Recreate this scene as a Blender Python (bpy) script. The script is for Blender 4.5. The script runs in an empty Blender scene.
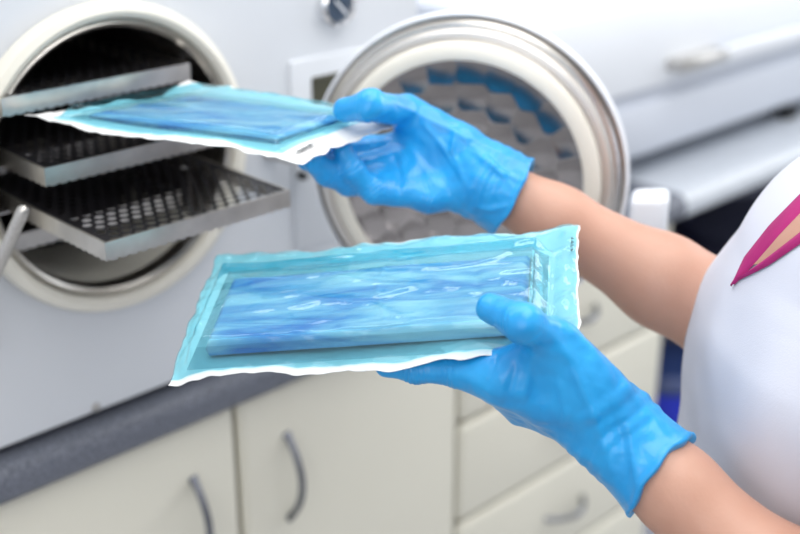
import bpy, bmesh, math, random
import numpy as np
from mathutils import Vector, Matrix, noise
from mathutils.bvhtree import BVHTree

random.seed(7); rng = np.random.default_rng(7)
C = bpy.context.scene.collection
PI = math.pi

# ------------------------------------------------------------------ camera frame (photograph measured as 800x534)
FPX = 1200.0
pit, yaw = math.radians(22.5), math.radians(46)
cF = np.array([math.cos(yaw) * math.cos(pit), math.sin(yaw) * math.cos(pit), -math.sin(pit)])
cR = np.array([math.sin(yaw), -math.cos(yaw), 0.0])
cU = np.cross(cR, cF)
cC = np.array([0.0, 0.0, 1.55])

def P(u, v, d):
    return cC + d * (cF + (u - 400) / FPX * cR + (267 - v) / FPX * cU)

def proj(p):
    q = np.asarray(p) - cC
    d = q @ cF
    return np.stack([400 + FPX * (q @ cR) / d, 267 - FPX * (q @ cU) / d, d], -1)

def onplane(u, v, p0, n):
    r = cF + (u - 400) / FPX * cR + (267 - v) / FPX * cU
    p0 = np.asarray(p0); n = np.asarray(n)
    return cC + r * (((p0 - cC) @ n) / (r @ n))

# ------------------------------------------------------------------ materials
def mat(name, color=(.8, .8, .8), rough=.5, metal=0.0, spec=.5, noise_amt=0.0, noise_scale=8.0, color2=None,
        bump=0.0, bump_scale=60.0, stretch=(1, 1, 1), coat=0.0, sss=0.0, emit=0.0):
    m = bpy.data.materials.new(name); m.use_nodes = True
    nt = m.node_tree; b = nt.nodes['Principled BSDF']
    b.inputs['Base Color'].default_value = (*color, 1)
    b.inputs['Roughness'].default_value = rough
    b.inputs['Metallic'].default_value = metal
    b.inputs['Specular IOR Level'].default_value = spec
    b.inputs['Coat Weight'].default_value = coat
    if sss:
        b.inputs['Subsurface Weight'].default_value = sss
        b.inputs['Subsurface Radius'].default_value = (.012, .005, .003)
        b.inputs['Subsurface Scale'].default_value = 1.0
    if emit:
        b.inputs['Emission Color'].default_value = (*color, 1); b.inputs['Emission Strength'].default_value = emit
    tc = nt.nodes.new('ShaderNodeTexCoord'); mp = nt.nodes.new('ShaderNodeMapping')
    mp.inputs['Scale'].default_value = stretch
    nt.links.new(tc.outputs['Object'], mp.inputs['Vector'])
    n1 = nt.nodes.new('ShaderNodeTexNoise'); n1.inputs['Scale'].default_value = noise_scale
    n1.inputs['Detail'].default_value = 5
    nt.links.new(mp.outputs['Vector'], n1.inputs['Vector'])
    c2 = color2 if color2 else tuple(c * (1 - noise_amt) for c in color)
    mx = nt.nodes.new('ShaderNodeMix'); mx.data_type = 'RGBA'
    rp = nt.nodes.new('ShaderNodeMapRange')
    rp.inputs['From Min'].default_value = .35; rp.inputs['From Max'].default_value = .65
    nt.links.new(n1.outputs['Fac'], rp.inputs['Value'])
    nt.links.new(rp.outputs['Result'], mx.inputs['Factor'])
    mx.inputs['A'].default_value = (*color, 1); mx.inputs['B'].default_value = (*c2, 1)
    nt.links.new(mx.outputs['Result'], b.inputs['Base Color'])
    if bump:
        n2 = nt.nodes.new('ShaderNodeTexNoise'); n2.inputs['Scale'].default_value = bump_scale
        n2.inputs['Detail'].default_value = 4
        nt.links.new(mp.outputs['Vector'], n2.inputs['Vector'])
        bp = nt.nodes.new('ShaderNodeBump'); bp.inputs['Strength'].default_value = bump
        bp.inputs['Distance'].default_value = .002
        nt.links.new(n2.outputs['Fac'], bp.inputs['Height'])
        nt.links.new(bp.outputs['Normal'], b.inputs['Normal'])
    return m

def film_mat(name, tint, rough=.1, bump=.5, scale=50, gl=1.0):
    m = bpy.data.materials.new(name); m.use_nodes = True
    nt = m.node_tree; nt.nodes.clear()
    out = nt.nodes.new('ShaderNodeOutputMaterial')
    tr = nt.nodes.new('ShaderNodeBsdfTransparent'); tr.inputs['Color'].default_value = (*tint, 1)
    gs = nt.nodes.new('ShaderNodeBsdfGlossy'); gs.inputs['Roughness'].default_value = rough
    gs.inputs['Color'].default_value = (gl, gl, gl, 1)
    fr = nt.nodes.new('ShaderNodeFresnel')
    ge = nt.nodes.new('ShaderNodeNewGeometry'); im = nt.nodes.new('ShaderNodeMapRange')   # same reflectance from either side of the sheet
    im.inputs['To Min'].default_value = 1.5; im.inputs['To Max'].default_value = 1 / 1.5
    nt.links.new(ge.outputs['Backfacing'], im.inputs['Value']); nt.links.new(im.outputs['Result'], fr.inputs['IOR'])
    n = nt.nodes.new('ShaderNodeTexNoise'); n.inputs['Scale'].default_value = scale; n.inputs['Detail'].default_value = 3
    tc = nt.nodes.new('ShaderNodeTexCoord'); nt.links.new(tc.outputs['Object'], n.inputs['Vector'])
    b = nt.nodes.new('ShaderNodeBump'); b.inputs['Strength'].default_value = bump; b.inputs['Distance'].default_value = .002
    nt.links.new(n.outputs['Fac'], b.inputs['Height'])
    nt.links.new(b.outputs['Normal'], gs.inputs['Normal']); nt.links.new(b.outputs['Normal'], fr.inputs['Normal'])
    mx = nt.nodes.new('ShaderNodeMixShader')
    nt.links.new(fr.outputs['Fac'], mx.inputs['Fac'])
    nt.links.new(tr.outputs[0], mx.inputs[1]); nt.links.new(gs.outputs[0], mx.inputs[2])
    nt.links.new(mx.outputs[0], out.inputs['Surface'])
    return m

M = dict(
    white=mat('white_enamel', (.66, .69, .735), .32, noise_amt=.03, noise_scale=3),
    white2=mat('white_lacquer', (.84, .875, .93), .3, noise_amt=.03, noise_scale=3),
    greypanel=mat('pale_grey_enamel', (.62, .66, .74), .35, noise_amt=.05, noise_scale=3),
    cream_rim=mat('cream_rim_plastic', (.80, .78, .70), .38, noise_amt=.04, noise_scale=6),
    steel=mat('brushed_steel', (.66, .64, .61), .28, 1.0, noise_amt=.15, noise_scale=30, stretch=(1, 20, 20)),
    steel_tray=mat('tray_steel', (.74, .71, .66), .3, .95, noise_amt=.2, noise_scale=25),
    chrome=mat('polished_chrome', (.78, .78, .79), .1, 1.0),
    plate=mat('perforated_steel_dark_reflection', (.035, .033, .038), .35, .6, noise_amt=.3, noise_scale=40),  # stainless plate; the chamber's dark reflection is put into its colour
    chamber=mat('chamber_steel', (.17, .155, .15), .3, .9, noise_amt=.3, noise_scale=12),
    dark=mat('dark_plastic', (.02, .022, .026), .4, noise_amt=.2),
    olive=mat('dark_olive_display', (.07, .07, .05), .2, noise_amt=.3, noise_scale=20),
    gauge=mat('gauge_face', (.05, .08, .13), .15, noise_amt=.3, noise_scale=40, coat=.6),
    cream=mat('cream_lacquer', (.74, .72, .625), .38, noise_amt=.04, noise_scale=2.5),
    handle=mat('dark_chrome_handle', (.23, .24, .27), .25, 1.0, noise_amt=.2),
    worktop=mat('speckled_anthracite_laminate', (.072, .082, .108), .45, noise_amt=0, noise_scale=320, color2=(.19, .205, .25)),
    wall=mat('painted_wall', (.88, .9, .94), .7, noise_amt=.03, noise_scale=2, bump=.1, bump_scale=200),
    floor=mat('vinyl_floor', (.45, .46, .48), .4, noise_amt=.2, noise_scale=5),
    glove=mat('blue_nitrile', (.012, .285, .67), .30, noise_amt=0, noise_scale=25, color2=(.02, .37, .80), bump=.22, bump_scale=160),
    skin=mat('skin', (.54, .31, .23), .45, noise_amt=0, noise_scale=14, color2=(.50, .27, .195), bump=.12, bump_scale=350, sss=.12),
    scrub=mat('white_scrub_cloth', (.64, .66, .745), .8, noise_amt=.02, noise_scale=3, bump=.15, bump_scale=900),
    magenta=mat('magenta_trim_cloth', (.42, .012, .16), .7, noise_amt=.15, noise_scale=40, bump=.2, bump_scale=600),
    trousers=mat('white_trouser_cloth', (.62, .64, .72), .8, noise_amt=.05),
    hair=mat('brown_hair', (.06, .03, .018), .45, noise_amt=.5, noise_scale=60, bump=.6, bump_scale=120, stretch=(1, 1, .15)),
    shoe=mat('white_shoe_leather', (.75, .75, .75), .5, noise_amt=.05),
    eye=mat('eye_white', (.8, .8, .78), .2, noise_amt=.02),
    lip=mat('lip_skin', (.5, .17, .15), .4, noise_amt=.1),
    satin=mat('satin_aluminium', (.74, .71, .67), .4, .85, noise_amt=.08, noise_scale=6),
    paper=mat('white_medical_paper', (.78, .79, .79), .75, noise_amt=.04, noise_scale=30, bump=.25, bump_scale=90),
    film=film_mat('teal_clear_film', (.49, .815, .89), .11, .35, 45),
    shell=film_mat('clear_tray_plastic', (.88, .925, .94), .08, .3, 40),
    shellwall=film_mat('clear_tray_wall_plastic', (.70, .78, .81), .08, .3, 40),  # greyer than the tray top: wall tone with shade in the tint
    ink=mat('dark_ink', (.03, .04, .05), .6, noise_amt=.2),
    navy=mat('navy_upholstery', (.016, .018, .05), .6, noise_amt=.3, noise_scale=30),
    blue=mat('bright_blue_plastic', (.01, .03, .62), .35, noise_amt=.1),
    blue2=mat('dull_blue_plastic', (.03, .06, .2), .45, noise_amt=.2),
    palegrey=mat('pale_grey_laminate', (.55, .59, .65), .35, noise_amt=.06, noise_scale=40),
    rubber=mat('black_rubber', (.015, .015, .017), .7, noise_amt=.2),
)

# blue wrapped contents: streaky light and deep blue
def wrap_mat():
    m = bpy.data.materials.new('blue_wrap'); m.use_nodes = True
    nt = m.node_tree; b = nt.nodes['Principled BSDF']; b.inputs['Roughness'].default_value = .45
    tc = nt.nodes.new('ShaderNodeTexCoord'); m0 = nt.nodes.new('ShaderNodeMapping'); m0.inputs['Rotation'].default_value = (0, 0, math.radians(52.7))
    mp = nt.nodes.new('ShaderNodeMapping'); mp.inputs['Scale'].default_value = (7, 55, 40)
    nt.links.new(tc.outputs['Object'], m0.inputs['Vector']); nt.links.new(m0.outputs['Vector'], mp.inputs['Vector'])
    n = nt.nodes.new('ShaderNodeTexNoise'); n.inputs['Scale'].default_value = 1.0; n.inputs['Detail'].default_value = 5
    n.inputs['Distortion'].default_value = .9
    nt.links.new(mp.outputs['Vector'], n.inputs['Vector'])
    r = nt.nodes.new('ShaderNodeValToRGB'); e = r.color_ramp.elements
    e[0].position = .33; e[0].color = (.06, .21, .58, 1); e[1].position = .68; e[1].color = (.92, .80, .82, 1)
    x = e.new(.5); x.color = (.36, .47, .70, 1)
    nt.links.new(n.outputs['Fac'], r.inputs['Fac']); nt.links.new(r.outputs['Color'], b.inputs['Base Color'])
    bp = nt.nodes.new('ShaderNodeBump'); bp.inputs['Strength'].default_value = .7; bp.inputs['Distance'].default_value = .003
    nt.links.new(n.outputs['Fac'], bp.inputs['Height']); nt.links.new(bp.outputs['Normal'], b.inputs['Normal'])
    return m
M['wrap'] = wrap_mat()

M['dish'] = mat('dimpled_polished_steel', (.37, .345, .34), .17, 1.0, noise_amt=.2, noise_scale=20)

# ------------------------------------------------------------------ object helpers
def link_mesh(name, verts, faces, m, parent=None, smooth=True, loc=None):
    me = bpy.data.meshes.new(name)
    me.from_pydata([tuple(map(float, v)) for v in verts], [], [tuple(map(int, f)) for f in faces])
    me.update()
    if smooth:
        me.polygons.foreach_set('use_smooth', [True] * len(me.polygons))
    me.materials.append(m)
    o = bpy.data.objects.new(name, me); C.objects.link(o)
    if parent is not None: setpar(o, parent)
    return o

def root_inv(p):
    # all roots and parts are placed without rotation/scale unless set later: world offset of a parent chain
    off = Vector((0, 0, 0)); q = p
    while q is not None:
        off += q.location; q = q.parent
    return off

def setpar(o, p):
    off = root_inv(p)
    o.parent = p
    if o.type == 'MESH' and o.data.users == 1:
        o.data.transform(Matrix.Translation(-off))
    else:
        o.location = o.location - off

def thing(name, label, cat, loc, group=None):
    o = bpy.data.objects.new(name, None); C.objects.link(o)
    o.empty_display_size = .05
    o.location = Vector([float(x) for x in loc]); o['label'] = label; o['category'] = cat
    if group: o['group'] = group
    return o

def tag(o, label, cat, group=None):
    o['label'] = label; o['category'] = cat
    if group: o['group'] = group
    return o

class MB:
    def __init__(s): s.v = []; s.f = []
    def add(s, vs, fs):
        n = len(s.v); s.v += [tuple(v) for v in vs]; s.f += [tuple(i + n for i in f) for f in fs]; return s
    def bm(s, bm):
        bm.verts.index_update()
        s.add([v.co[:] for v in bm.verts], [[v.index for v in f.verts] for f in bm.faces]); bm.free(); return s
    def box(s, lo, hi, bev=0.0, seg=2):
        bm = bmesh.new(); bmesh.ops.create_cube(bm, size=1)
        lo = Vector([float(x) for x in lo]); hi = Vector([float(x) for x in hi])
        for v in bm.verts: v.co = Vector((lo[i] + (v.co[i] + .5) * (hi[i] - lo[i]) for i in range(3)))
        if bev: bmesh.ops.bevel(bm, geom=bm.edges[:], offset=bev, segments=seg, profile=.5, affect='EDGES')
        return s.bm(bm)
    def obox(s, c, ax, half, bev=0.0, seg=2):
        bm = bmesh.new(); bmesh.ops.create_cube(bm, size=2)
        for v in bm.verts: v.co = Vector((v.co.x * half[0], v.co.y * half[1], v.co.z * half[2]))
        if bev: bmesh.ops.bevel(bm, geom=bm.edges[:], offset=bev, segments=seg, profile=.5, affect='EDGES')
        A = [Vector([float(q) for q in a]) for a in ax]; c = Vector([float(q) for q in c])
        for v in bm.verts: v.co = c + A[0] * v.co.x + A[1] * v.co.y + A[2] * v.co.z
        return s.bm(bm)
    def tube(s, pts, r, seg=16, cap=True):
        pts = [Vector([float(q) for q in p]) for p in pts]; n = len(pts)
        rs = r if isinstance(r, (list, tuple)) else [r] * n
        up = None; rings = []
        for i in range(n):
            t = (pts[min(i + 1, n - 1)] - pts[max(i - 1, 0)]).normalized()
            if up is None: up = t.orthogonal().normalized()
            up = (up - t * up.dot(t)).normalized(); w = t.cross(up)
            rings.append([pts[i] + (up * math.cos(2 * PI * k / seg) + w * math.sin(2 * PI * k / seg)) * rs[i] for k in range(seg)])
        vs = [v for rg in rings for v in rg]; fs = []
        for i in range(n - 1):
            for k in range(seg):
                fs.append((i * seg + k, i * seg + (k + 1) % seg, (i + 1) * seg + (k + 1) % seg, (i + 1) * seg + k))
        if cap: fs += [tuple(range(seg))[::-1], tuple((n - 1) * seg + k for k in range(seg))]
        return s.add(vs, fs)
    def lathe(s, prof, c, axis, seg=96, closed=False):
        # prof: (radius, height along axis)
        c = Vector([float(q) for q in c]); a = Vector([float(q) for q in axis]).normalized()
        u = a.orthogonal().normalized() if abs(a.z) > .9 else a.cross(Vector((0, 0, 1))).normalized(); w = a.cross(u)
        vs = []; fs = []; n = len(prof)
        for (r, h) in prof:
            for k in range(seg):
                t = 2 * PI * k / seg; vs.append(c + a * h + (u * math.cos(t) + w * math.sin(t)) * r)
        for i in range(n if closed else n - 1):
            j = (i + 1) % n
            for k in range(seg):
                fs.append((i * seg + k, i * seg + (k + 1) % seg, j * seg + (k + 1) % seg, j * seg + k))
        return s.add(vs, fs)
    def build(s, name, m, parent=None, smooth=False, auto=True):
        o = link_mesh(name, s.v, s.f, m, None, smooth=True)
        bm = bmesh.new(); bm.from_mesh(o.data)
        bmesh.ops.recalc_face_normals(bm, faces=bm.faces[:])
        ca = math.radians(35)
        for e in bm.edges:
            if len(e.link_faces) == 2 and e.calc_face_angle(0) > ca: e.smooth = False
        bm.to_mesh(o.data); bm.free()
        if parent is not None: setpar(o, parent)
        return o

def struct(o):
    o['kind'] = 'structure'; return o

# ------------------------------------------------------------------ signed distance modelling (continuous organic surfaces)
class SDF:
    def __init__(s, lo, hi, h):
        s.lo = np.array(lo, float); s.h = h
        s.n = np.ceil((np.array(hi) - s.lo) / h).astype(int) + 1
        s.a = np.full(s.n, .2, np.float32)
    def sub(s, lo, hi):
        i0 = np.clip(np.floor((lo - s.lo) / s.h).astype(int), 0, s.n); i1 = np.clip(np.ceil((hi - s.lo) / s.h).astype(int) + 1, 0, s.n)
        if (i1 <= i0).any(): return None, None
        ax = [((np.arange(i0[k], i1[k]) * s.h) + s.lo[k]).astype(np.float32) for k in range(3)]
        return (slice(i0[0], i1[0]), slice(i0[1], i1[1]), slice(i0[2], i1[2])), np.meshgrid(*ax, indexing='ij', sparse=True)
    def cone(s, a, b, r1, r2, k=.01, flat=None, fs=1.0, op='u'):
        a = np.asarray(a, float); b = np.asarray(b, float)
        m = max(r1, r2) / min(fs, 1.0) + .04 + k
        sl, g = s.sub(np.minimum(a, b) - m, np.maximum(a, b) + m)
        if sl is None: return
        d = (b - a).astype(np.float32); L = float(d @ d) + 1e-12
        q = [g[i] - np.float32(a[i]) for i in range(3)]
        t = np.clip((q[0] * d[0] + q[1] * d[1] + q[2] * d[2]) / L, 0, 1)
        q = [q[i] - t * d[i] for i in range(3)]
        dd = q[0] ** 2 + q[1] ** 2 + q[2] ** 2
        if flat is not None:
            f = np.asarray(flat, float); f = f / np.linalg.norm(f)
            c = q[0] * f[0] + q[1] * f[1] + q[2] * f[2]
            dd = dd + (fs * fs - 1) * c * c
        v = np.sqrt(dd) - (r1 + t * (r2 - r1))
        s.mix(sl, v, k, op)
    def mix(s, sl, v, k, op='u'):
        o = s.a[sl]
        if op == 'u':
            h = np.clip(.5 + .5 * (o - v) / k, 0, 1); s.a[sl] = o + (v - o) * h - k * h * (1 - h)
        else:
            h = np.clip(.5 - .5 * (o + v) / k, 0, 1); s.a[sl] = o + (-v - o) * h + k * h * (1 - h)
    def grid(s):
        return s.sub(s.lo, s.lo + (s.n - 1) * s.h)[1]
    def mesh(s, iso=0.0, relax=1):
        return surface_nets(s.a - iso, s.lo, s.h, relax)

def surface_nets(a, lo, h, relax=1):
    ins = a < 0
    n = np.array(a.shape); cn = n - 1
    cor = [(i, j, k) for i in (0, 1) for j in (0, 1) for k in (0, 1)]
    def cs(arr, c): return arr[c[0]:c[0] + cn[0], c[1]:c[1] + cn[1], c[2]:c[2] + cn[2]]
    cnt = np.zeros(cn, np.int8)
    for c in cor: cnt += cs(ins, c)
    act = (cnt > 0) & (cnt < 8)
    idx = np.argwhere(act); N = len(idx)
    vid = np.full(cn, -1, np.int64); vid[act] = np.arange(N)
    pos = np.zeros((N, 3)); w = np.zeros(N)
    for ca in cor:
        for axis in range(3):
            if ca[axis]: continue
            cb = list(ca); cb[axis] = 1
            va = a[idx[:, 0] + ca[0], idx[:, 1] + ca[1], idx[:, 2] + ca[2]]
            vb = a[idx[:, 0] + cb[0], idx[:, 1] + cb[1], idx[:, 2] + cb[2]]
            cr = (va < 0) != (vb < 0)
            t = np.where(cr, va / np.where(cr, va - vb, 1), 0)
            p = np.tile(np.array(ca, float), (N, 1)); p[:, axis] = t
            pos[cr] += p[cr]; w[cr] += 1
    verts = lo + (idx + pos / w[:, None]) * h
    faces = []
    for axis in range(3):
        b1, b2 = [(1, 2), (2, 0), (0, 1)][axis]
        sl0 = [slice(None)] * 3; sl1 = [slice(None)] * 3
        sl0[axis] = slice(0, -1); sl1[axis] = slice(1, None)
        A = ins[tuple(sl0)]; B = ins[tuple(sl1)]
        e = np.argwhere(A != B)
        ok = (e[:, b1] > 0) & (e[:, b2] > 0) & (e[:, b1] < cn[b1]) & (e[:, b2] < cn[b2])
        e = e[ok]; fl = A[e[:, 0], e[:, 1], e[:, 2]]
        q = []
        for (o1, o2) in ((-1, -1), (0, -1), (0, 0), (-1, 0)):
            z = e.copy(); z[:, b1] += o1; z[:, b2] += o2
            q.append(vid[z[:, 0], z[:, 1], z[:, 2]])
        q = np.stack(q, 1); q[~fl] = q[~fl][:, ::-1]
        faces.append(q)
    faces = np.concatenate(faces)
    for _ in range(relax): verts = smooth_verts(verts, faces, .5)
    return verts, faces

def smooth_verts(v, f, lam):
    acc = np.zeros_like(v); c = np.zeros(len(v))
    for i in range(4):
        a, b = f[:, i], f[:, (i + 1) % 4]
        np.add.at(acc, a, v[b]); np.add.at(c, a, 1)
    return v + lam * (acc / np.maximum(c, 1)[:, None] - v)

def vnormals(v, f):
    fn = np.cross(v[f[:, 2]] - v[f[:, 0]], v[f[:, 3]] - v[f[:, 1]])
    n = np.zeros_like(v)
    for i in range(4): np.add.at(n, f[:, i], fn)
    return n / np.maximum(np.linalg.norm(n, axis=1), 1e-12)[:, None]

def seg_dist(p, a, b):
    d = b - a; t = np.clip(((p - a) @ d) / max(d @ d, 1e-12), 0, 1)
    return np.linalg.norm(p - (a + t[..., None] * d), axis=-1), t

def crease(v, nrm, px, amp, wid):
    """raise (amp>0) or press (amp<0) a soft fold in the cloth along a line; wid in metres"""
    q = proj(v); facing = np.clip(((cC - v) * nrm).sum(1) / np.linalg.norm(cC - v, axis=1) + .15, 0, 1)
    best = np.full(len(v), 1e9); tt = np.zeros(len(v)); n = len(px) - 1
    for i in range(n):
        d, t = seg_dist(q[:, :2], np.array(px[i], float), np.array(px[i + 1], float))
        m = d < best; best[m] = d[m]; tt[m] = (i + t[m]) / n
    s = best / FPX * q[:, 2]
    k = amp * np.exp(-(s / wid) ** 2) * np.sin(np.clip(tt, .04, .96) * PI) ** .6 * np.minimum(facing * 3, 1)
    return v + nrm * k[:, None]

# ------------------------------------------------------------------ key frames of the held pouches
def nz(v): v = np.asarray(v, float); return v / np.linalg.norm(v)
CM = np.stack([cR, cU, cF])
w1 = nz([1, .08, -.2]) @ CM
w2 = nz([.12, .555, .823]) @ CM
w2 = nz(w2 - w1 * (w1 @ w2)); w3 = np.cross(w1, w2)
pBL = P(165, 380, .96)
LP_L, LP_W = .33, .178
def pl(a, b, h): return pBL + a * w1 + b * w2 + h * w3
def on_h(u, v, h): return onplane(u, v, pl(0, 0, h), w3)
def lower_base(a, b):
    return pBL + a * LP_L * w1 + b * LP_W * w2
upQ = [P(20, 120, 1.125), P(301, 156, 1.045), P(397, 120, 1.122), P(192, 90, 1.225)]
UP_L, UP_W = .30, .165
def upper_base(a, b):
    return (upQ[0] * (1 - a) * (1 - b) + upQ[1] * a * (1 - b) + upQ[2] * a * b + upQ[3] * (1 - a) * b)
upN = nz(np.cross(upQ[1] - upQ[0], upQ[3] - upQ[0]))

def on_u(u, v, h): return onplane(u, v, upQ[0] + upN * h, upN)

# ------------------------------------------------------------------ hands
def hand_left():
    hd = {}
    hd['wrist'] = P(621, 436, .925)
    hd['cuff'] = P(657, 478, .915)
    hd['elbow'] = P(852, 660, .85)
    mcp_i = P(508, 378, .914)
    lat = nz([.05, -.36, .93]) @ CM
    mcps = [mcp_i, mcp_i + lat * .021, mcp_i + lat * .041 + nz([1, -.3, 0]) @ CM * .006, mcp_i + lat * .058 + nz([1, -.4, 0]) @ CM * .016]
    idx = [mcps[0], on_h(457, 369, -.0185), on_h(417, 368, -.0165), on_h(386, 366, -.0135)]
    mid = [mcps[1], pl(.215, .040, -.018), pl(.18, .045, -.014), pl(.155, .048, -.012)]
    rin = [mcps[2], pl(.220, .064, -.020), pl(.187, .070, -.015), pl(.163, .073, -.012)]
    pin = [mcps[3], pl(.245, .083, -.022), pl(.215, .090, -.016), pl(.195, .095, -.012)]
    hd['fingers'] = [idx, mid, rin, pin]
    hd['thumb'] = [P(597, 396, .905), P(556, 345, .895), on_h(523, 323, .043), on_h(491, 309, .040)]
    hd['pn'] = np.cross(nz(mcps[0] - hd['wrist']), lat); hd['web'] = True; hd['tilt'] = -.12
    return hd

def hand_right():
    hd = {}
    hd['wrist'] = P(498, 188, 1.14)
    hd['cuff'] = P(518, 194, 1.14)
    hd['elbow'] = P(735, 322, 1.12)
    mcps = [P(414, 146, 1.165), P(410, 164, 1.155), P(416, 182, 1.145), P(430, 197, 1.135)]
    idx = [mcps[0], P(366, 150, 1.172), P(340, 150, 1.16), P(322, 150, 1.145)]
    mid = [mcps[1], P(350, 170, 1.152), P(326, 168, 1.135), P(308, 160, 1.118)]
    rin = [mcps[2], P(349, 183, 1.128), P(327, 172, 1.112), P(311, 159, 1.095)]
    pin = [mcps[3], P(374, 191, 1.122), P(354, 172, 1.112), P(343, 150, 1.108)]
    hd['fingers'] = [idx, mid, rin, pin]
    hd['thumb'] = [P(462, 150, 1.145), P(408, 113, 1.15), on_u(370, 105, .030), on_u(345, 110, .021)]
    hd['pn'] = np.cross(nz(mcps[1] - hd['wrist']), nz(mcps[3] - mcps[0])); hd['web'] = False; hd['tilt'] = .0
    return hd

FR = [(.0130, .0120, .0104, .0078), (.0125, .0112, .0100, .0090), (.0120, .0108, .0097, .0086), (.0112, .0098, .0088, .0078)]

def add_hand(s, hd, grow=0.0, fgrow=0.0, arm=True):
    pn = nz(hd['pn'])
    W = hd['wrist']
    for fi, f in enumerate(hd['fingers']):
        base = W + (f[0] - W) * .12
        s.cone(base, f[0], .0165 + grow, .0140 + grow, .016)
        r = [x + fgrow for x in FR[fi]]
        for j in range(3): s.cone(f[j], f[j + 1], r[j] + (.0012 if j == 0 else 0), r[j + 1], .006 if j else .010)
    t = hd['thumb']
    s.cone(W + (t[0] - W) * .5, t[0], .020 + grow, .0195 + grow, .018)
    s.cone(t[0], t[1], .0190 + grow, .0150 + fgrow, .018)
    s.cone(t[1], t[2], .0148 + fgrow, .0122 + fgrow, .008)
    s.cone(t[2], t[3], .0124 + fgrow, .0098 + fgrow, .006)
    # web between thumb and index
    s.cone(t[0] * .45 + t[1] * .55, hd['fingers'][0][0] * .75 + W * .25, .012 + grow, .012 + grow, .02)
    if hd['web']:
        m_ = hd['fingers'][0]
        s.cone(t[1] * .9 + t[2] * .1, m_[0] * .9 + m_[1] * .1, .0120 + grow, .0150 + grow, .016)
        s.cone(m_[0], m_[0] * .35 + m_[1] * .65, .0165 + grow, .0135 + grow, .012)
    if arm:
        E = hd['elbow']; d = E - W
        s.cone(W - d * .04, W + d * .25, .0285 + grow, .0325 + grow, .02)
        s.cone(W + d * .25, W + d * .7, .0325 + grow, .0425 + grow, .02)
        s.cone(W + d * .7, E, .0435 + grow, .046 + grow, .02)

HL, HR = hand_left(), hand_right()

def make_glove(hd, name, flare, creases, seed, cuff_wave):
    pts = [hd['wrist'], hd['cuff']] + [p for f in hd['fingers'] for p in f] + list(hd['thumb'])
    pts = np.array(pts); lo = pts.min(0) - .05; hi = pts.max(0) + .05
    h = .00125
    s = SDF(lo, hi, h)
    add_hand(s, hd, .0012, .0014, True)
    W, Cf, E = hd['wrist'], hd['cuff'], hd['elbow']
    ax = nz(E - W)
    lc = (Cf - W) @ ax
    # loose sleeve of the glove round the wrist
    s.cone(W - ax * .005, W + ax * (lc + .03), flare[0], flare[1], .014)
    g = s.grid()
    t = (g[0] - W[0]) * ax[0] + (g[1] - W[1]) * ax[1] + (g[2] - W[2]) * ax[2]
    # rolled bead at the edge
    inner = SDF(lo, hi, h); inner.cone(W, W + ax * (lc + .05), flare[0] - .0012, flare[1] - .0032, .01)
    u = nz(np.cross(ax, [0, 0, 1])); w = np.cross(ax, u)
    cu = (g[0] - W[0]) * u[0] + (g[1] - W[1]) * u[1] + (g[2] - W[2]) * u[2]
    cw = (g[0] - W[0]) * w[0] + (g[1] - W[1]) * w[1] + (g[2] - W[2]) * w[2]
    ang = np.arctan2(cw, cu)
    edge = lc + cuff_wave * np.sin(2 * ang + seed) + .0008 * np.sin(7 * ang + seed) + hd['tilt'] * ((g[0] - W[0]) * cU[0] + (g[1] - W[1]) * cU[1] + (g[2] - W[2]) * cU[2] + lc * .45)
    s.a = s.a + (-.0016 * np.exp(-((t - edge + .0022) / .002) ** 2)).astype(np.float32)
    hollow = np.maximum(inner.a, (edge - .022) - t)
    s.a = np.maximum(np.maximum(s.a, (t - edge).astype(np.float32)), -hollow).astype(np.float32)
    v, f = s.mesh(0, 2)
    n = vnormals(v, f)
    # transverse wrinkles close to each joint and loose folds
    dsp = np.zeros(len(v))
    for fi, fg in enumerate(hd['fingers'] + [hd['thumb']]):
        for j in range(3):
            a, b = fg[j], fg[j + 1]
            d, tt = seg_dist(v, a, b); L = np.linalg.norm(b - a)
            x = tt * L
            near = np.exp(-((x - 0) / .010) ** 2) + np.exp(-((x - L) / .008) ** 2) * (j < 2)
            m = np.clip((.02 - d) / .006, 0, 1) * (tt > .001) * (tt < .999)
            dsp += m * near * .00055 * np.sin(x * 2 * PI / .0042 + 2.2 * np.sin(v @ np.array([160., 130., 170.]) + fi))
    def fbm(p, sc, off): return np.array([noise.noise(Vector((q * sc + off).tolist())) for q in p])
    dsp += .0015 * fbm(v, 42, 3.1 + seed) + .0009 * fbm(v, 95, 7.7 + seed)
    # folds running round the wrist and palm
    tv = (v - W) @ ax
    wr = np.exp(-((tv + .008) / .022) ** 2)
    dsp += wr * .0005 * np.sin(tv * 2 * PI / .012 + 4.5 * fbm(v, 26, 1.3 + seed))
    v = v + n * dsp[:, None]
    for c in creases:
        v = crease(v, vnormals(v, f), c[0], c[1], c[2])
    v = smooth_verts(v, f, .3)
    return v, f

# ------------------------------------------------------------------ the setting
yF = 1.08           # plane of the autoclave front
zT = .878           # worktop level
struct(MB().box((-1.6, -1.2, -.05), (4.2, 1.75, 0)).build('floor', M['floor']))
struct(MB().box((-1.6, 1.70, 0), (4.2, 1.78, 2.7)).build('wall_back', M['wall']))
struct(MB().box((-1.68, -1.2, 0), (-1.6, 1.78, 2.7)).build('wall_left', M['wall']))
struct(MB().box((4.2, -1.2, 0), (4.28, 1.78, 2.7)).build('wall_right', M['wall']))

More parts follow.
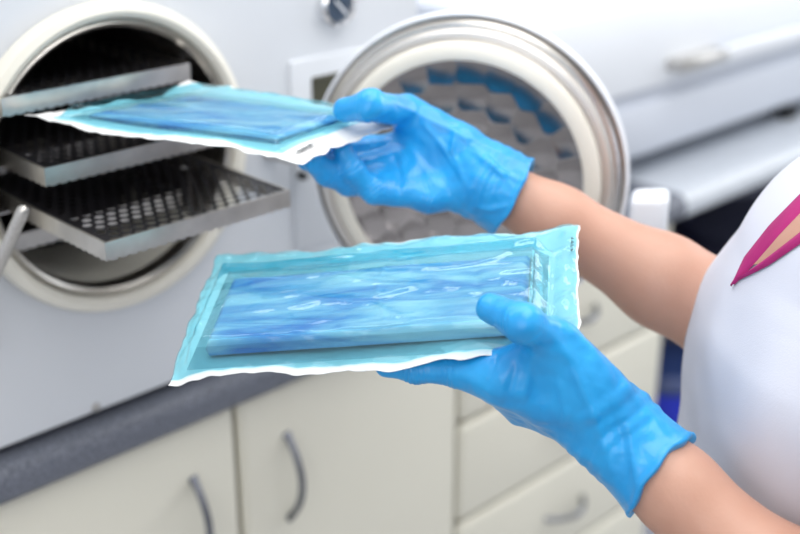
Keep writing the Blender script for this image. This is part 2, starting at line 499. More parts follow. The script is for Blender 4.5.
# continuous worktop with rolled front edge
pr = [(1.700, .840), (1.700, zT), (1.085, zT)] + [(1.072 - .019 * math.sin(a), zT - .019 + .019 * math.cos(a)) for a in np.linspace(.0, PI / 2, 7)] + \
     [(1.053, .845), (1.058, .838), (1.075, .838)]
x0, x1 = -.6, 1.70
mb = MB(); k = len(pr)
mb.add([(x0, y, z) for y, z in pr] + [(x1, y, z) for y, z in pr],
       [(i, (i + 1) % k, k + (i + 1) % k, k + i) for i in range(k)] + [tuple(range(k)), tuple(range(2 * k - 1, k - 1, -1))])
tag(mb.build('worktop', M['worktop']), 'dark speckled grey worktop with a rounded front edge running under the autoclave', 'worktop')

mb = MB(); x0, x1 = 1.7005, 3.4
mb.add([(x0, y, z) for y, z in pr] + [(x1, y, z) for y, z in pr],
       [(i, (i + 1) % k, k + (i + 1) % k, k + i) for i in range(k)] + [tuple(range(k)), tuple(range(2 * k - 1, k - 1, -1))])
tag(mb.build('worktop', M['palegrey']), 'pale grey worktop over the dark knee space at the right', 'worktop')

# base cabinets
def door_panel(mb, xa, xb, za, zb, y=1.072, t=.02):
    mb.box((xa, y, za), (xb, y + t, zb), .0125, 4)
def bow_handle(x, zc, L=.128, y=1.072):
    pts = []
    for i in range(17):
        s_ = i / 16; a = s_ * PI
        pts.append((x, y - .030 * math.sin(a) ** .8 + .002, zc + L / 2 - L * s_))
    return MB().tube(pts, [.0048 if i not in (0, 16) else .007 for i in range(17)], 12)
def cabinet(x0, x1, label, hx, hz):
    t = thing('base_cabinet', label, 'cabinet', ((x0 + x1) / 2, 1.4, 0), 'cream base cabinets under the worktop')
    MB().box((x0, 1.094, .09), (x1, 1.69, .836)).build('carcass', M['cream'], t)
    MB().box((x0, 1.14, .0), (x1, 1.69, .09)).build('plinth', M['dark'], t)
    mb = MB(); door_panel(mb, x0 + .003, x1 - .003, .10, .832); d = mb.build('door', M['cream'], t)
    o = bow_handle(hx, hz).build('handle', M['handle'], d); o['label'] = 'bowed dark chrome handle'
    return t
cabinet(.22, .757, 'cream cabinet at the left end of the worktop', .686, .692)
cabinet(.757, 1.160, 'cream cabinet directly under the lower pouch', .832, .694)
t = thing('drawer_unit', 'cream drawer unit seen behind and below the lower gloved hand', 'drawers', (1.43, 1.4, 0))
MB().box((1.160, 1.094, .09), (1.700, 1.69, .836)).build('carcass', M['cream'], t)
MB().box((1.160, 1.14, 0), (1.700, 1.69, .09)).build('plinth', M['dark'], t)
for za, zb in ((.638, .832), (.459, .633), (.278, .454), (.10, .273)):
    mb = MB(); door_panel(mb, 1.164, 1.697, za, zb); d = mb.build('drawer', M['cream'], t)
    zc = (za + zb) / 2; pts = []
    for i in range(17):
        a = i / 16 * PI; pts.append((1.38 + .104 * i / 16, 1.074 - .030 * math.sin(a) ** .8, zc))
    MB().tube(pts, .0048, 12).build('handle', M['handle'], d)

# ------------------------------------------------------------------ autoclave
cx, cz, rr = .621, 1.1735, .165
AC = thing('autoclave', 'large white steam autoclave with its round door swung open', 'autoclave', (.65, 1.35, zT))
ax0, ax1, az0, az1 = .22, 1.073, zT + .012, 1.56
mb = MB(); seg = 96; rh = rr - .004
inner = []; outer = []
for k in range(seg):
    a = 2 * PI * (k + .5) / seg; ca, sa = math.cos(a), math.sin(a)
    inner.append((cx + rh * ca, yF, cz + rh * sa))
    tx = ((ax1 - cx) if ca > 0 else (cx - ax0)) / max(abs(ca), 1e-6); tz = ((az1 - cz) if sa > 0 else (cz - az0)) / max(abs(sa), 1e-6)
    q = min(tx, tz); outer.append((cx + q * ca, yF, cz + q * sa))
mb.add(inner + outer, [(k, (k + 1) % seg, seg + (k + 1) % seg, seg + k) for k in range(seg)])
# corners of the face and the sides of the housing
cor = [(ax0, az0), (ax1, az0), (ax1, az1), (ax0, az1)]
for (px_, pz_) in cor:
    ds = sorted(range(seg), key=lambda k: (outer[k][0] - px_) ** 2 + (outer[k][2] - pz_) ** 2)
    i, j = ds[0], next(q for q in ds[1:] if (q - ds[0]) % seg in (1, seg - 1) and ((outer[q][0] == outer[ds[0]][0]) + (abs(outer[q][2] - outer[ds[0]][2]) < 1e-9)) < 1) if any((q - ds[0]) % seg in (1, seg - 1) and abs(outer[q][0] - outer[ds[0]][0]) > 1e-9 and abs(outer[q][2] - outer[ds[0]][2]) > 1e-9 for q in ds[1:4]) else ds[1]
    mb.add([outer[i], outer[j], (px_, yF, pz_)], [(0, 1, 2)])
yb = 1.66
V = [(x, y, z) for y in (yF, yb) for x, z in cor]
mb.add(V, [(0, 1, 5, 4), (1, 2, 6, 5), (2, 3, 7, 6), (3, 0, 4, 7), (4, 5, 6, 7)])
mb.build('housing', M['white'], AC)
for fx in (.3, 1.0):
    for fy in (1.13, 1.6):
        MB().lathe([(0, 0), (.018, 0), (.02, .006), (.02, .013), (0, .013)], (fx, fy, zT), (0, 0, 1), 24).build('foot', M['rubber'], AC)
cr_ = .1325 * 1.031
MB().lathe([(0.1593, .0), (0.1650, -.004), (0.1655, -.014), (0.1619, -.021), (0.1547, -.0235), (0.1490, -.020), (0.1475, -.012), (0.1475, .0)], (cx, yF, cz), (0, 1, 0), 128, True).build('chamber_rim', M['cream_rim'], AC, True)
MB().lathe([(0.1470, -.0135), (0.1428, -.0165), (0.1387, -.013), (0.1372, .01), (0.1372, .05), (0.1470, .05)], (cx, yF, cz), (0, 1, 0), 128, True).build('sealing_ring', M['steel'], AC, True)
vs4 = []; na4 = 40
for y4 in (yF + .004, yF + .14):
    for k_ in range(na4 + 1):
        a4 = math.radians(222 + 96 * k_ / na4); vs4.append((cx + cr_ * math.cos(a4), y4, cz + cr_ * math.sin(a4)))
link_mesh('floor_reflection_plate', vs4, [(k_, k_ + 1, na4 + 2 + k_, na4 + 1 + k_) for k_ in range(na4)], M['cream_rim'], AC)  # pale plate added to imitate light reflected on the chamber floor
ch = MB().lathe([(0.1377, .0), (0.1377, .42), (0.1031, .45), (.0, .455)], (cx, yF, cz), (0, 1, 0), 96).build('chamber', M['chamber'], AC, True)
# raised control panel with display, gauge, screw
cp = MB().box((.862, yF - .006, 1.00), (1.062, yF + .01, 1.238), .005, 2).build('control_panel', M['white'], AC)
MB().box((.892, yF - .009, 1.172), (.99, yF - .004, 1.215), .002, 1).build('display', M['olive'], cp)
gc = tuple(onplane(333, 3, (0, yF, 0), (0, 1, 0)))
g_ = MB().lathe([(0, .004), (.026, .004), (.0262, -.012), (.023, -.016), (.0205, -.012), (.0205, -.008)], gc, (0, 1, 0), 48).build('pressure_gauge', M['chrome'], AC, True)
MB().lathe([(0, -.0085), (.0206, -.0085)], gc, (0, 1, 0), 48).build('gauge_face', M['gauge'], g_)
MB().obox((gc[0] + .004, yF - .0095, gc[2] - .004), ((.7, 0, -.7), (0, 1, 0), (.7, 0, .7)), (.012, .0006, .0012)).build('needle', M['white2'], g_)
sp = onplane(96, 407, (0, yF, 0), (0, 1, 0))
MB().lathe([(0, -.004), (.004, -.0035), (.0055, 0)], sp, (0, 1, 0), 24).build('screw', M['steel'], AC, True)
lk = onplane(297, 174, (0, yF, 0), (0, 1, 0))
MB().lathe([(0, -.016), (.004, -.016), (.005, -.013), (.005, 0)], lk, (0, 1, 0), 24).build('door_catch', M['dark'], AC, True)
# swing bolt at the left of the chamber
tip = P(23, 211, 1.12); foot = onplane(-32, 335, (0, yF - .02, 0), (0, 1, 0))
dv = nz(tip - foot); q = [foot + (tip - foot) * s_ for s_ in np.linspace(0, 1, 12)]
rad = [.0062] * 11 + [.0062]
ends = [tip + dv * .0062 * math.sin(a) for a in np.linspace(.3, 1.5, 5)]; rad += [.0062 * math.cos(a) for a in np.linspace(.3, 1.5, 5)]
sb = MB().tube(q + ends, rad, 20).build('swing_bolt', M['steel'], AC, True); sb['label'] = 'slim steel rod with a rounded tip'
MB().box(foot - np.array([.014, .012, .014]), foot + np.array([.014, .021, .014]), .003, 2).build('bolt_lug', M['steel'], AC)

# door: concentric stepped rings facing the camera
dN = nz(-np.array([P(465, 173, 1.3)[0], P(465, 173, 1.3)[1], 0]))
rot = math.radians(-11); dN = np.array([dN[0] * math.cos(rot) - dN[1] * math.sin(rot), dN[0] * math.sin(rot) + dN[1] * math.cos(rot), 0])
dC = P(466, 173, 1.315)
D = thing('door', '', '', dC); 
for k_ in ('label', 'category'): del D[k_]
D.parent = AC; D.location = D.location - AC.location
MB().lathe([(0, -.045), (.10, -.045), (.15, -.035), (.172, -.018), (.1765, -.006), (.1765, .002), (.1745, .004), (.1725, .003)], dC, dN, 128).build('door_shell', M['white2'], D, True)
MB().lathe([(.1725, .003), (.1715, -.006), (.1695, -.006), (.168, .005), (.1645, .0075), (.1615, .0075)], dC, dN, 128).build('flange_ring', M['steel'], D, True)
MB().lathe([(.1615, .0075), (.1605, .014), (.158, .0175), (.1535, .018), (.152, .016), (.1505, .0165), (.149, .020)], dC, dN, 128).build('stepped_ring', M['satin'], D, True)
MB().lathe([(.149, .020), (.147, .026), (.142, .029), (.135, .030), (.1315, .0295), (.1305, .027)], dC, dN, 128).build('door_gasket', M['cream_rim'], D, True)
cen = [(0., 0.)]
for k_ in range(1, 6):
    r_ = .0300 * k_; n_ = int(round(2 * PI * r_ / .0330))
    cen += [(r_ * math.cos(2 * PI * (i + .5 * (k_ % 2)) / n_), r_ * math.sin(2 * PI * (i + .5 * (k_ % 2)) / n_)) for i in range(n_)]
cen = np.array(cen); nr_, na_ = 90, 300
rad_ = np.linspace(.002, .1305, nr_); ang_ = np.arange(na_) * 2 * PI / na_
gx = rad_[:, None] * np.cos(ang_); gz = rad_[:, None] * np.sin(ang_)
dm = np.sqrt(((np.stack([gx, gz], -1)[:, :, None, :] - cen) ** 2).sum(-1)).min(-1)
hh = .0245 - .010 * (1 - (rad_[:, None] / .1305) ** 2) + .0013 * np.minimum(dm / .0165, 1.1) ** 2
dU = np.array([0, 0, 1.]); dS = np.cross(dN, dU)
vs3 = dC + gx[..., None] * dS + gz[..., None] * dU + hh[..., None] * dN
link_mesh('dished_plate', vs3.reshape(-1, 3), [(i * na_ + k, i * na_ + (k + 1) % na_, (i + 1) * na_ + (k + 1) % na_, (i + 1) * na_ + k) for i in range(nr_ - 1) for k in range(na_)] + [tuple(range(na_))[::-1]], M['dish'], D)
# handle on the outer side and the hinge arm to the housing
dR = np.cross(dN, [0, 0, 1]);
hc = onplane(648, 224, dC - dN * .03, dN)
MB().obox(hc, (nz(cR), (0, 0, 1), dN), (.021, .036, .021), .008, 3).build('door_handle', M['white2'], D, True)
hp = np.array([.83, yF, dC[2]])
MB().tube([hp + [0, .01, .0], hp + [.01, -.03, 0], dC - dN * .06 + (hp - dC) * .3, dC - dN * .05], .016, 16).build('hinge_arm', M['steel'], AC, True)

# ------------------------------------------------------------------ trays
tw, td, th = .213, .30, .0172
def plate_mesh():
    mb = MB(); pitch = .0132; r = .0046
    nx = int((tw - .008) / pitch); ny = int((td - .008) / (pitch * .88)); sx = (tw - nx * pitch) / 2; pyi = td / ny
    for j in range(ny):
        offs = (pitch / 2 if j % 2 else 0)
        n_ = nx - (1 if j % 2 else 0)
        xs = sx + offs; y_ = j * pyi
        for i in range(n_):
            xa = xs + i * pitch; xb = xa + pitch; cxx = (xa + xb) / 2; cyy = y_ + pyi / 2
            sq = [(xb, cyy), (xb, y_ + pyi), (cxx, y_ + pyi), (xa, y_ + pyi), (xa, cyy), (xa, y_), (cxx, y_), (xb, y_)]
            ci = [(cxx + r * math.cos(PI / 4 * k), cyy + r * math.sin(PI / 4 * k)) for k in range(8)]
            mb.add([(x, y, 0) for x, y in sq] + [(x, y, 0) for x, y in ci], [(k, (k + 1) % 8, 8 + (k + 1) % 8, 8 + k) for k in range(8)])
        for xa, xb in ((0, xs), (xs + n_ * pitch, tw)):
            mb.add([(xa, y_, 0), (xb, y_, 0), (xb, y_ + pyi, 0), (xa, y_ + pyi, 0)], [(0, 1, 2, 3)])
    return mb
def side(L, along, fixed, t=.0012):
    """folded side with a scalloped lower edge"""
    pts = [(0, .001), (L, .001)]; low = []
    n_ = int(L / .0105); p = L / n_
    for i in range(n_):
        for k in range(7):
            s_ = k / 6; low.append((i * p + s_ * p, -th + .0015 * max(0, math.sin(s_ * 2 * PI)) ))
    return pts, low
def tray_obj(label, x, y, z):
    t = thing('tray', label, 'tray', (0, 0, 0), 'perforated trays in the chamber')
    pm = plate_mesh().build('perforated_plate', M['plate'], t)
    mb = MB()
    for (L, f) in ((tw, lambda s_, z_: (s_, 0, z_)), (tw, lambda s_, z_: (s_, td, z_)), (td, lambda s_, z_: (0, s_, z_)), (td, lambda s_, z_: (tw, s_, z_))):
        pts, low = side(L, 0, 0)
        n_ = len(low)
        vs = [f(s_, .0012) for s_, _ in low] + [f(s_, z_) for s_, z_ in low]
        mb.add(vs, [(i, i + 1, n_ + i + 1, n_ + i) for i in range(n_ - 1)])
        # narrow turned lip on top
    e = .0025
    for (a, b) in (((0, 0), (tw, e)), ((0, td - e), (tw, td)), ((0, 0), (e, td)), ((tw - e, 0), (tw, td))):
        mb.add([(a[0], a[1], .0012), (b[0], a[1], .0012), (b[0], b[1], .0012), (a[0], b[1], .0012)], [(0, 1, 2, 3)])
    mb.build('folded_rim', M['steel_tray'], t)
    t.location = (x, y, z)
    return t
T0 = tray_obj('lowest pulled-out perforated tray, sticking far out of the chamber', .504, .902, 1.158)
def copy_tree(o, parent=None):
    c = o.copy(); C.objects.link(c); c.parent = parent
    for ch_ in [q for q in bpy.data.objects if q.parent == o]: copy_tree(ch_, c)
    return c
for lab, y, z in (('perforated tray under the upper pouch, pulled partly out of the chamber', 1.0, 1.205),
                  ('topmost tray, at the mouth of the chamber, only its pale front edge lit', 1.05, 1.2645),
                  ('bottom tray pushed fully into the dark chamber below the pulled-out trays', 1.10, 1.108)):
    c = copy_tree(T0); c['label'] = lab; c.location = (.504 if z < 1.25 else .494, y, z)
# rack that carries the trays
RK = thing('tray_rack', 'steel tray rack standing inside the open chamber', 'rack', (cx, 1.28, 1.05))
for xs_ in (.4905, .7235):
    MB().box((xs_ - .0012, 1.09, 1.083), (xs_ + .0012, 1.42, 1.279)).build('side_plate', M['chamber'], RK)
    for z_ in (1.1384, 1.1854, 1.2449, 1.0884):
        MB().box((xs_ - .001 if xs_ < .6 else xs_ - .009, 1.09, z_), (xs_ + .018 if xs_ < .6 else xs_ + .001, 1.42, z_ + .002)).build('ledge', M['steel'], RK)
for z_ in (1.086, 1.27):
    MB().tube([(.4905, 1.41, z_), (.7235, 1.41, z_)], .003, 10).build('cross_bar', M['steel'], RK)

# ------------------------------------------------------------------ right background
AP = thing('bench_cabinet', 'white bench-top cabinet with a long bar handle, on the worktop right of the autoclave', 'cabinet', (2.2, 1.4, zT))
ya = 1.155
MB().box((1.40, ya + .012, .935), (3.1, 1.66, 1.195), .004, 2).build('housing', M['greypanel'], AP)
MB().box((1.405, ya, 1.045), (3.095, ya + .014, 1.19), .004, 2).build('drawer', M['white2'], AP)
MB().box((1.405, ya + .002, .93), (3.095, ya + .014, 1.018), .004, 2).build('lower_panel', M['greypanel'], AP)
MB().box((1.43, ya + .05, zT + .022), (3.07, 1.64, .94)).build('base_recess', M['greypanel'], AP)
bh = MB().box((1.90, ya - .034, 1.068), (2.72, ya - .020, 1.094), .004, 2).build('bar_handle', M['white2'], AP)
MB().box((1.755, ya - .034, 1.070), (1.90, ya + .004, 1.090), .003, 2).build('handle_end', M['steel'], AP)  # long grey end stands in for shade on the bar's left part
MB().box((2.72, ya - .034, 1.070), (2.745, ya + .004, 1.090), .003, 2).build('handle_end', M['steel'], AP)
for fx in (1.46, 2.28, 3.04):
    for fy in (1.2, 1.6): MB().box((fx - .02, fy - .02, zT), (fx + .02, fy + .02, zT + .022)).build('foot', M['rubber'], AP)
# dark knee space beyond the cabinets
ST = thing('stool', 'dark navy stool tucked under the worktop beyond the drawers', 'stool', (2.40, 1.30, 0))
MB().lathe([(0, .50), (.17, .50), (.19, .52), (.19, .565), (.17, .585), (0, .59)], (2.40, 1.30, 0), (0, 0, 1), 48).build('seat', M['navy'], ST, True)
MB().tube([(2.40, 1.30, .06), (2.40, 1.30, .5)], .025, 16).build('column', M['dark'], ST, True)
for k in range(5):
    a = 2 * PI * k / 5; MB().tube([(2.40, 1.30, .09), (2.40 + .24 * math.cos(a), 1.30 + .24 * math.sin(a), .06)], .016, 10).build('leg', M['dark'], ST, True)
    MB().lathe([(0, -.015), (.026, -.015), (.026, .015), (0, .015)], (2.40 + .24 * math.cos(a), 1.30 + .24 * math.sin(a), .027), (0, 1, 0), 20).build('caster', M['rubber'], ST, True)
MB().box((2.29, 1.50, .62), (2.51, 1.55, .80), .02, 3).build('backrest', M['navy'], ST, True)
MB().box((2.38, 1.42, .52), (2.42, 1.51, .7), .004, 1).build('back_bracket', M['dark'], ST)
bq = onplane(668, 408, (0, 1.24, 0), (0, 1, 0)); bx_, bs_ = bq[0] + .06, max(.3, bq[2] + .05) / .345
BN = thing('waste_bin', 'bright blue bin in the dark knee space beside the drawer unit', 'bin', (bx_, 1.3, 0))
MB().lathe([(0, 0), (.085, 0), (.105, .34 * bs_), (.11, .345 * bs_), (.10, .345 * bs_), (.082, .01)], (bx_, 1.3, 0), (0, 0, 1), 40).build('tub', M['blue'], BN, True)
MB().lathe([(.112, .338 * bs_), (.112, .352 * bs_), (.09, .375 * bs_), (0, .38 * bs_)], (bx_, 1.3, 0), (0, 0, 1), 40).build('lid', M['blue2'], BN, True)
struct(MB().box((1.70, 1.60, 0), (3.4, 1.69, .836)).build('shade_sheet_1', M['navy']))  # dark sheet added behind the knee space, its shade put into the colour

# ------------------------------------------------------------------ pouches
def smst(x, a, b):
    t = np.clip((x - a) / (b - a), 0, 1); return t * t * (3 - 2 * t)
def fbm2(a, b, sc, off, oct_=3):
    out = np.zeros(a.shape)
    for idx_, _ in np.ndenumerate(a):
        out[idx_] = noise.fractal(Vector((a[idx_] * sc + off, b[idx_] * sc - off, off * .37)), 1.0, 2.0, oct_)
    return out
def pouch(label, base, N, L, W, box, bh, nx, ny, seed, curl, margin, amp, ink_at):
    a, b = np.meshgrid(np.linspace(0, 1, nx), np.linspace(0, 1, ny), indexing='ij')
    x, y = a * L, b * W
    edge = np.minimum(np.minimum(x, L - x), np.minimum(y, W - y))
    wav = fbm2(x, y, 28, seed) * amp * (1 - smst(edge, 0, .03)) + fbm2(x, y, 9, seed + 5) * amp * .5
    lift = curl(a, b)
    jx = fbm2(x, y, 26, seed + 9) * .0042 * (1 - smst(edge, 0, .012))
    pos = np.array([[base(a[i, j], b[i, j]) for j in range(ny)] for i in range(nx)])
    e1 = nz(base(1, .5) - base(0, .5)); e2 = nz(base(.5, 1) - base(.5, 0))
    pap = pos + N * (wav + lift)[..., None] + (e2 * jx[..., None] + e1 * jx[..., None])
    fs = [(i * ny + j, (i + 1) * ny + j, (i + 1) * ny + j + 1, i * ny + j + 1) for i in range(nx - 1) for j in range(ny - 1)]
    c = pos.mean((0, 1))
    t = thing('sterilization_pouch', label, 'pouch', c)
    o = link_mesh('paper_backing', pap.reshape(-1, 3), fs, M['paper'], t)
    sm = o.modifiers.new('thick', 'SOLIDIFY'); sm.thickness = .0006; sm.offset = -1
    # film: drapes from the seal over the box
    bx0, bx1, by0, by1 = box
    dx = np.maximum(np.maximum(bx0 * L - x, x - bx1 * L), 0); dy = np.maximum(np.maximum(by0 * W - y, y - by1 * W), 0)
    dd = np.sqrt(dx ** 2 + dy ** 2)
    me_ = np.minimum(np.minimum(x - margin[0], L - margin[1] - x), np.minimum(y - margin[2], W - margin[3] - y))
    rise = bh * (1 - smst(dd, 0, .016)) + .004 * smst(me_, .0, .012)
    wr = fbm2(x * .35, y, 55, seed + 2) * .0012 * smst(me_, 0, .01)
    rg = 1 - np.abs(fbm2(x * .42 + y * .3, y * .8 - x * .2, 24, seed + 12, 2)) * 3.2
    wr = (wr + .0016 * np.clip(rg, 0, 1) ** 2 * smst(me_, 0, .01)) * (1.0 if bh > .015 else .45)
    hgt = np.maximum(rise * smst(me_, 0, .006), 0) + .0012 + wr
    fil = pap + N * hgt[..., None]
    keep = me_ > -.0005
    fs2 = [f for f in fs if all(keep[q // ny, q % ny] for q in f)]
    used = sorted({q for f in fs2 for q in f}); mp = {q: i for i, q in enumerate(used)}
    fv = fil.reshape(-1, 3)
    fo = link_mesh('clear_film', [fv[q] for q in used], [tuple(mp[q] for q in f) for f in fs2], M['film'], t)
    fo['label'] = 'clear teal-tinted plastic film over white paper'
    # printed marks on the seal
    mb = MB()
    for (u_, v_, du, dv_) in ink_at:
        k0 = min(int(u_ * (nx - 1)), nx - 2); k1 = min(int(v_ * (ny - 1)), ny - 2)
        p0 = fil[k0, k1] + N * .0008
        mb.add([p0, p0 + e1 * du, p0 + e1 * du + e2 * dv_, p0 + e2 * dv_], [(0, 1, 2, 3)])
    if mb.v: mb.build('seal_print', M['ink'], t)
    return t, e1, e2

def cassette(label, base, N, L, W, box, bh, e1, e2, group=None):
    """clear-walled tray with a blue wrapped set inside; rounded box following the pouch"""
    bx0, bx1, by0, by1 = box
    nx, ny = 120, 60
    foot_ = .010 if bh > .015 else .005
    c = base((bx0 + bx1) / 2, (by0 + by1) / 2)
    t = thing('instrument_pack', label, 'instrument pack', c)
    def layer(inset, h0, h1, name, m, wob, rr_):
        A = np.linspace(bx0 + inset / L, bx1 - inset / L, nx); B = np.linspace(by0 + inset / W, by1 - inset / W, ny)
        V_ = []; F_ = []
        a, b = np.meshgrid(A, B, indexing='ij')
        ed = np.minimum(np.minimum((a - A[0]) * L, (A[-1] - a) * L), np.minimum((b - B[0]) * W, (B[-1] - b) * W))
        w_ = fbm2(a * L * .3, b * W, 50, 3.3 + wob * 100) * wob
        if wob > .001:
            bb = b + .03 * np.sin(a * 7); w_ = w_ + .0016 * (np.exp(-((bb - .30) / .012) ** 2) + np.exp(-((bb - .50 - .08 * a) / .012) ** 2)) + .0012 * np.exp(-((a - .52 - .02 * np.sin(b * 9)) / .005) ** 2) - .0012 * np.exp(-((a - .80 + .1 * b) / .012) ** 2)
        for i in range(nx):
            for j in range(ny):
                e_ = min(ed[i, j], rr_); drop = rr_ - math.sqrt(max(rr_ ** 2 - (rr_ - e_) ** 2, 0))
                V_.append(base(a[i, j], b[i, j]) + N * (h1 - drop + w_[i, j] * min(1, ed[i, j] / .006)))
        for i in range(nx - 1):
            for j in range(ny - 1): F_.append((i * ny + j, (i + 1) * ny + j, (i + 1) * ny + j + 1, i * ny + j + 1))
        loop = [(i, 0) for i in range(nx)] + [(nx - 1, j) for j in range(1, ny)] + [(i, ny - 1) for i in range(nx - 2, -1, -1)] + [(0, j) for j in range(ny - 2, 0, -1)]
        n0 = len(V_); ca, cb = (A[0] + A[-1]) / 2, (B[0] + B[-1]) / 2
        for (i, j) in loop:
            sg = 1.0 if wob < .001 else -.12
            V_.append(base(a[i, j] + sg * foot_ * ((i == nx - 1) - (i == 0)) / L, b[i, j] + sg * foot_ * ((j == ny - 1) - (j == 0)) / W) + N * h0)
        m_ = len(loop)
        for k in range(m_):
            i, j = loop[k]; i2, j2 = loop[(k + 1) % m_]
            F_.append((i2 * ny + j2, i * ny + j, n0 + k, n0 + (k + 1) % m_))
        F_.append(tuple(n0 + k for k in range(m_)))
        return V_, F_
    V_, F_ = layer(.0, .0018, bh - .0005, 'tray', M['shell'], .0004, .004)
    ct = link_mesh('clear_tray', V_, F_, M['shell'], t); ct.data.materials.append(M['shellwall'])
    for p_ in ct.data.polygons[(nx - 1) * (ny - 1):-1]: p_.material_index = 1
    V_, F_ = layer(.0045, .003, bh - .0045, 'wrap', M['wrap'], .0022, .006)
    o = link_mesh('blue_wrap', V_, F_, M['wrap'], t)
    o['label'] = 'crumpled blue wrapped bundle'
    return t

LB = (.080, .892, .105, .695)
def low_curl(a, b):
    return .016 * smst(a, .9, 1.0) * (1 - .7 * b) + .002 * np.sin(a * 9) * (1 - smst(b, 0, .25)) * smst(a, 0, .2) - .006 * (1 - smst(a, 0, .12)) * (1 - smst(b, 0, .3))
inkA = [(.985, .70 + .012 * k, .0015 + .001 * (k % 2), .0012) for k in range(9)]
tL, e1, e2 = pouch('large teal clear-film pouch held level by the lower, nearer gloved hand', lower_base, w3, LP_L, LP_W, LB, .021, 210, 116, 1.7, low_curl,
                   (.0004, .0006, .0055, .0006), .0042, inkA)
cassette('blue wrapped pack in a clear tray sealed inside the lower, nearer pouch', lower_base, w3, LP_L, LP_W, LB, .021, e1, e2)
UB = (.12, .86, .16, .86)
def up_curl(a, b): return .003 * np.sin(a * 11 + 1) * (1 - smst(b, 0, .3)) + .007 * smst(b, .82, 1.0) * (1 - smst(a, .75, .95)) - .005 * smst(a, .90, 1.0) - .002 * smst(a, .3, .7) * (1 - smst(a, .7, 1.))
inkB = [(.945, .12 + .02 * k, .0036 + .0012 * (k % 2), .0026) for k in range(8)]
tU, e1, e2 = pouch('clear-film pouch the upper gloved hand slides onto a tray in the chamber', upper_base, upN, UP_L, UP_W, UB, .0085, 150, 84, 4.2, up_curl,
                   (.022, .026, .011, .001), .0040, inkB)
cassette('blue wrapped pack in a clear tray sealed inside the upper, farther pouch', upper_base, upN, UP_L, UP_W, UB, .0085, e1, e2)

# ------------------------------------------------------------------ the person
PE = thing('person', 'person in a white magenta-trimmed scrub top and blue gloves holding two pouches', 'person', (.98, .30, 0))
right = nz([cF[0], cF[1], 0]); front = -nz(cR); up = np.array([0, 0, 1.])   # she looks towards the left of the picture
bs = dict(
    chest=P(872, 330, 1.0), waist=P(870, 540, .985), hip=P(880, 700, .985),
    shL=P(985, 250, .84), shR=P(895, 224, 1.14), neck=P(905, 170, 1.0))
bs['waist'] = bs['chest'] + np.array([0, 0, -.21]) - front * .0
bs['hip'] = bs['waist'] + np.array([0, 0, -.20]) - front * .09
bs['neck'] = bs['chest'] + np.array([0, 0, .14]) - front * .045
bs['head'] = bs['neck'] + np.array([0, 0, .165]) + front * .0
def add_torso(s, g=0.0):
    s.cone(bs['chest'], bs['waist'], .118 + g, .112 + g, .03, right, .74)
    s.cone(bs['waist'], bs['hip'], .112 + g, .112 + g, .03, right, .70)
    s.cone(bs['chest'] + up * .06, bs['chest'], .092 + g, .118 + g, .04, right, .66)
    s.cone(bs['shL'], bs['shR'], .050 + g, .050 + g, .05)
    s.cone(bs['neck'] + up * -.05, bs['chest'] + up * .06 - front * .02, .05 + g, .06 + g, .05)
    bu = bs['chest'] + front * .026 - up * .06
    s.cone(bu - right * .07, bu + right * .06, .078 + g, .078 + g, .06)
    s.cone(bu - right * .05, bs['waist'] + front * .050 - right * .04, .082 + g, .09 + g, .06)
    s.cone(bu + right * .05, bs['waist'] + front * .050 + right * .04, .082 + g, .09 + g, .06)
UPA = dict(L=(bs['shL'], HL['elbow']), R=(bs['shR'], HR['elbow']))
def add_legs(s, g=0.0, foot=True):
    for sd in (-1, 1):
        h_ = bs['hip'] + right * .085 * sd - up * .03; kn = np.array([*(h_[:2] + front[:2] * .015), .47]); an = np.array([*(h_[:2] - front[:2] * .01), .085])
        s.cone(h_, kn, .088 + g, .056 + g, .04); s.cone(kn, an, .055 + g, .038 + g, .03)
        if foot: s.cone(an - up * .035 - front * .03, an + front * .15 - up * .055, .036 + g, .026 + g, .03)
lo = np.array([.35, -.15, -.0]); hi = np.array([1.35, 1.0, 1.75])
body = SDF(lo, hi, .005)
add_torso(body, -.012)
for k in 'LR':
    a, b = UPA[k]; body.cone(a, b, .047, .040, .03)
for hd in (HL, HR): add_hand(body, hd, -.0016, -.0035, True)
add_legs(body, -.012)
hd_c = bs['head']
body.cone(bs['neck'] - up * .04, bs['neck'] + up * .09 + front * .005, .052, .048, .03)
body.cone(hd_c + up * .035 - front * .018, hd_c + up * .02 - front * .005, .088, .084, .03, right, 1.15)
body.cone(hd_c - up * .02 + front * .02, hd_c - up * .085 + front * .045, .068, .036, .03)
body.cone(hd_c + up * .02 + front * .088, hd_c - up * .020 + front * .100, .007, .011, .012)
for sd in (-1, 1):
    body.cone(hd_c + right * .078 * sd + up * .015 - front * .01, hd_c + right * .078 * sd - up * .025 - front * .005, .014, .010, .008)
    body.cone(hd_c + right * .033 * sd + up * .018 + front * .098, hd_c + right * .034 * sd + up * .018 + front * .098, .014, .014, .012, op='s')
v, f = body.mesh(0, 3)
v[:, 2] = np.maximum(v[:, 2], .002)
link_mesh('body', v, f, M['skin'], PE)
for sd in (-1, 1):
    ec = hd_c + right * .033 * sd + up * .018 + front * .0755
    ey = MB().lathe([(.0118 * math.sin(a), -.0118 * math.cos(a)) for a in np.linspace(.001, PI - .001, 10)], ec, up, 16).build('eye', M['eye'], PE, True)
    MB().lathe([(0, .0123), (.003, .0121), (.0055, .0108)], ec, front, 20).build('iris', M['hair'], ey, True)
    MB().tube([hd_c + right * (.033 + .016 * q_) * sd + up * (.040 - .004 * q_ * q_) + front * (.081 - .006 * q_ * q_ - .004 * q_) for q_ in np.linspace(-1, 1, 7)], [.001, .0025, .003, .003, .003, .002, .001], 8).build('eyebrow', M['hair'], PE, True)
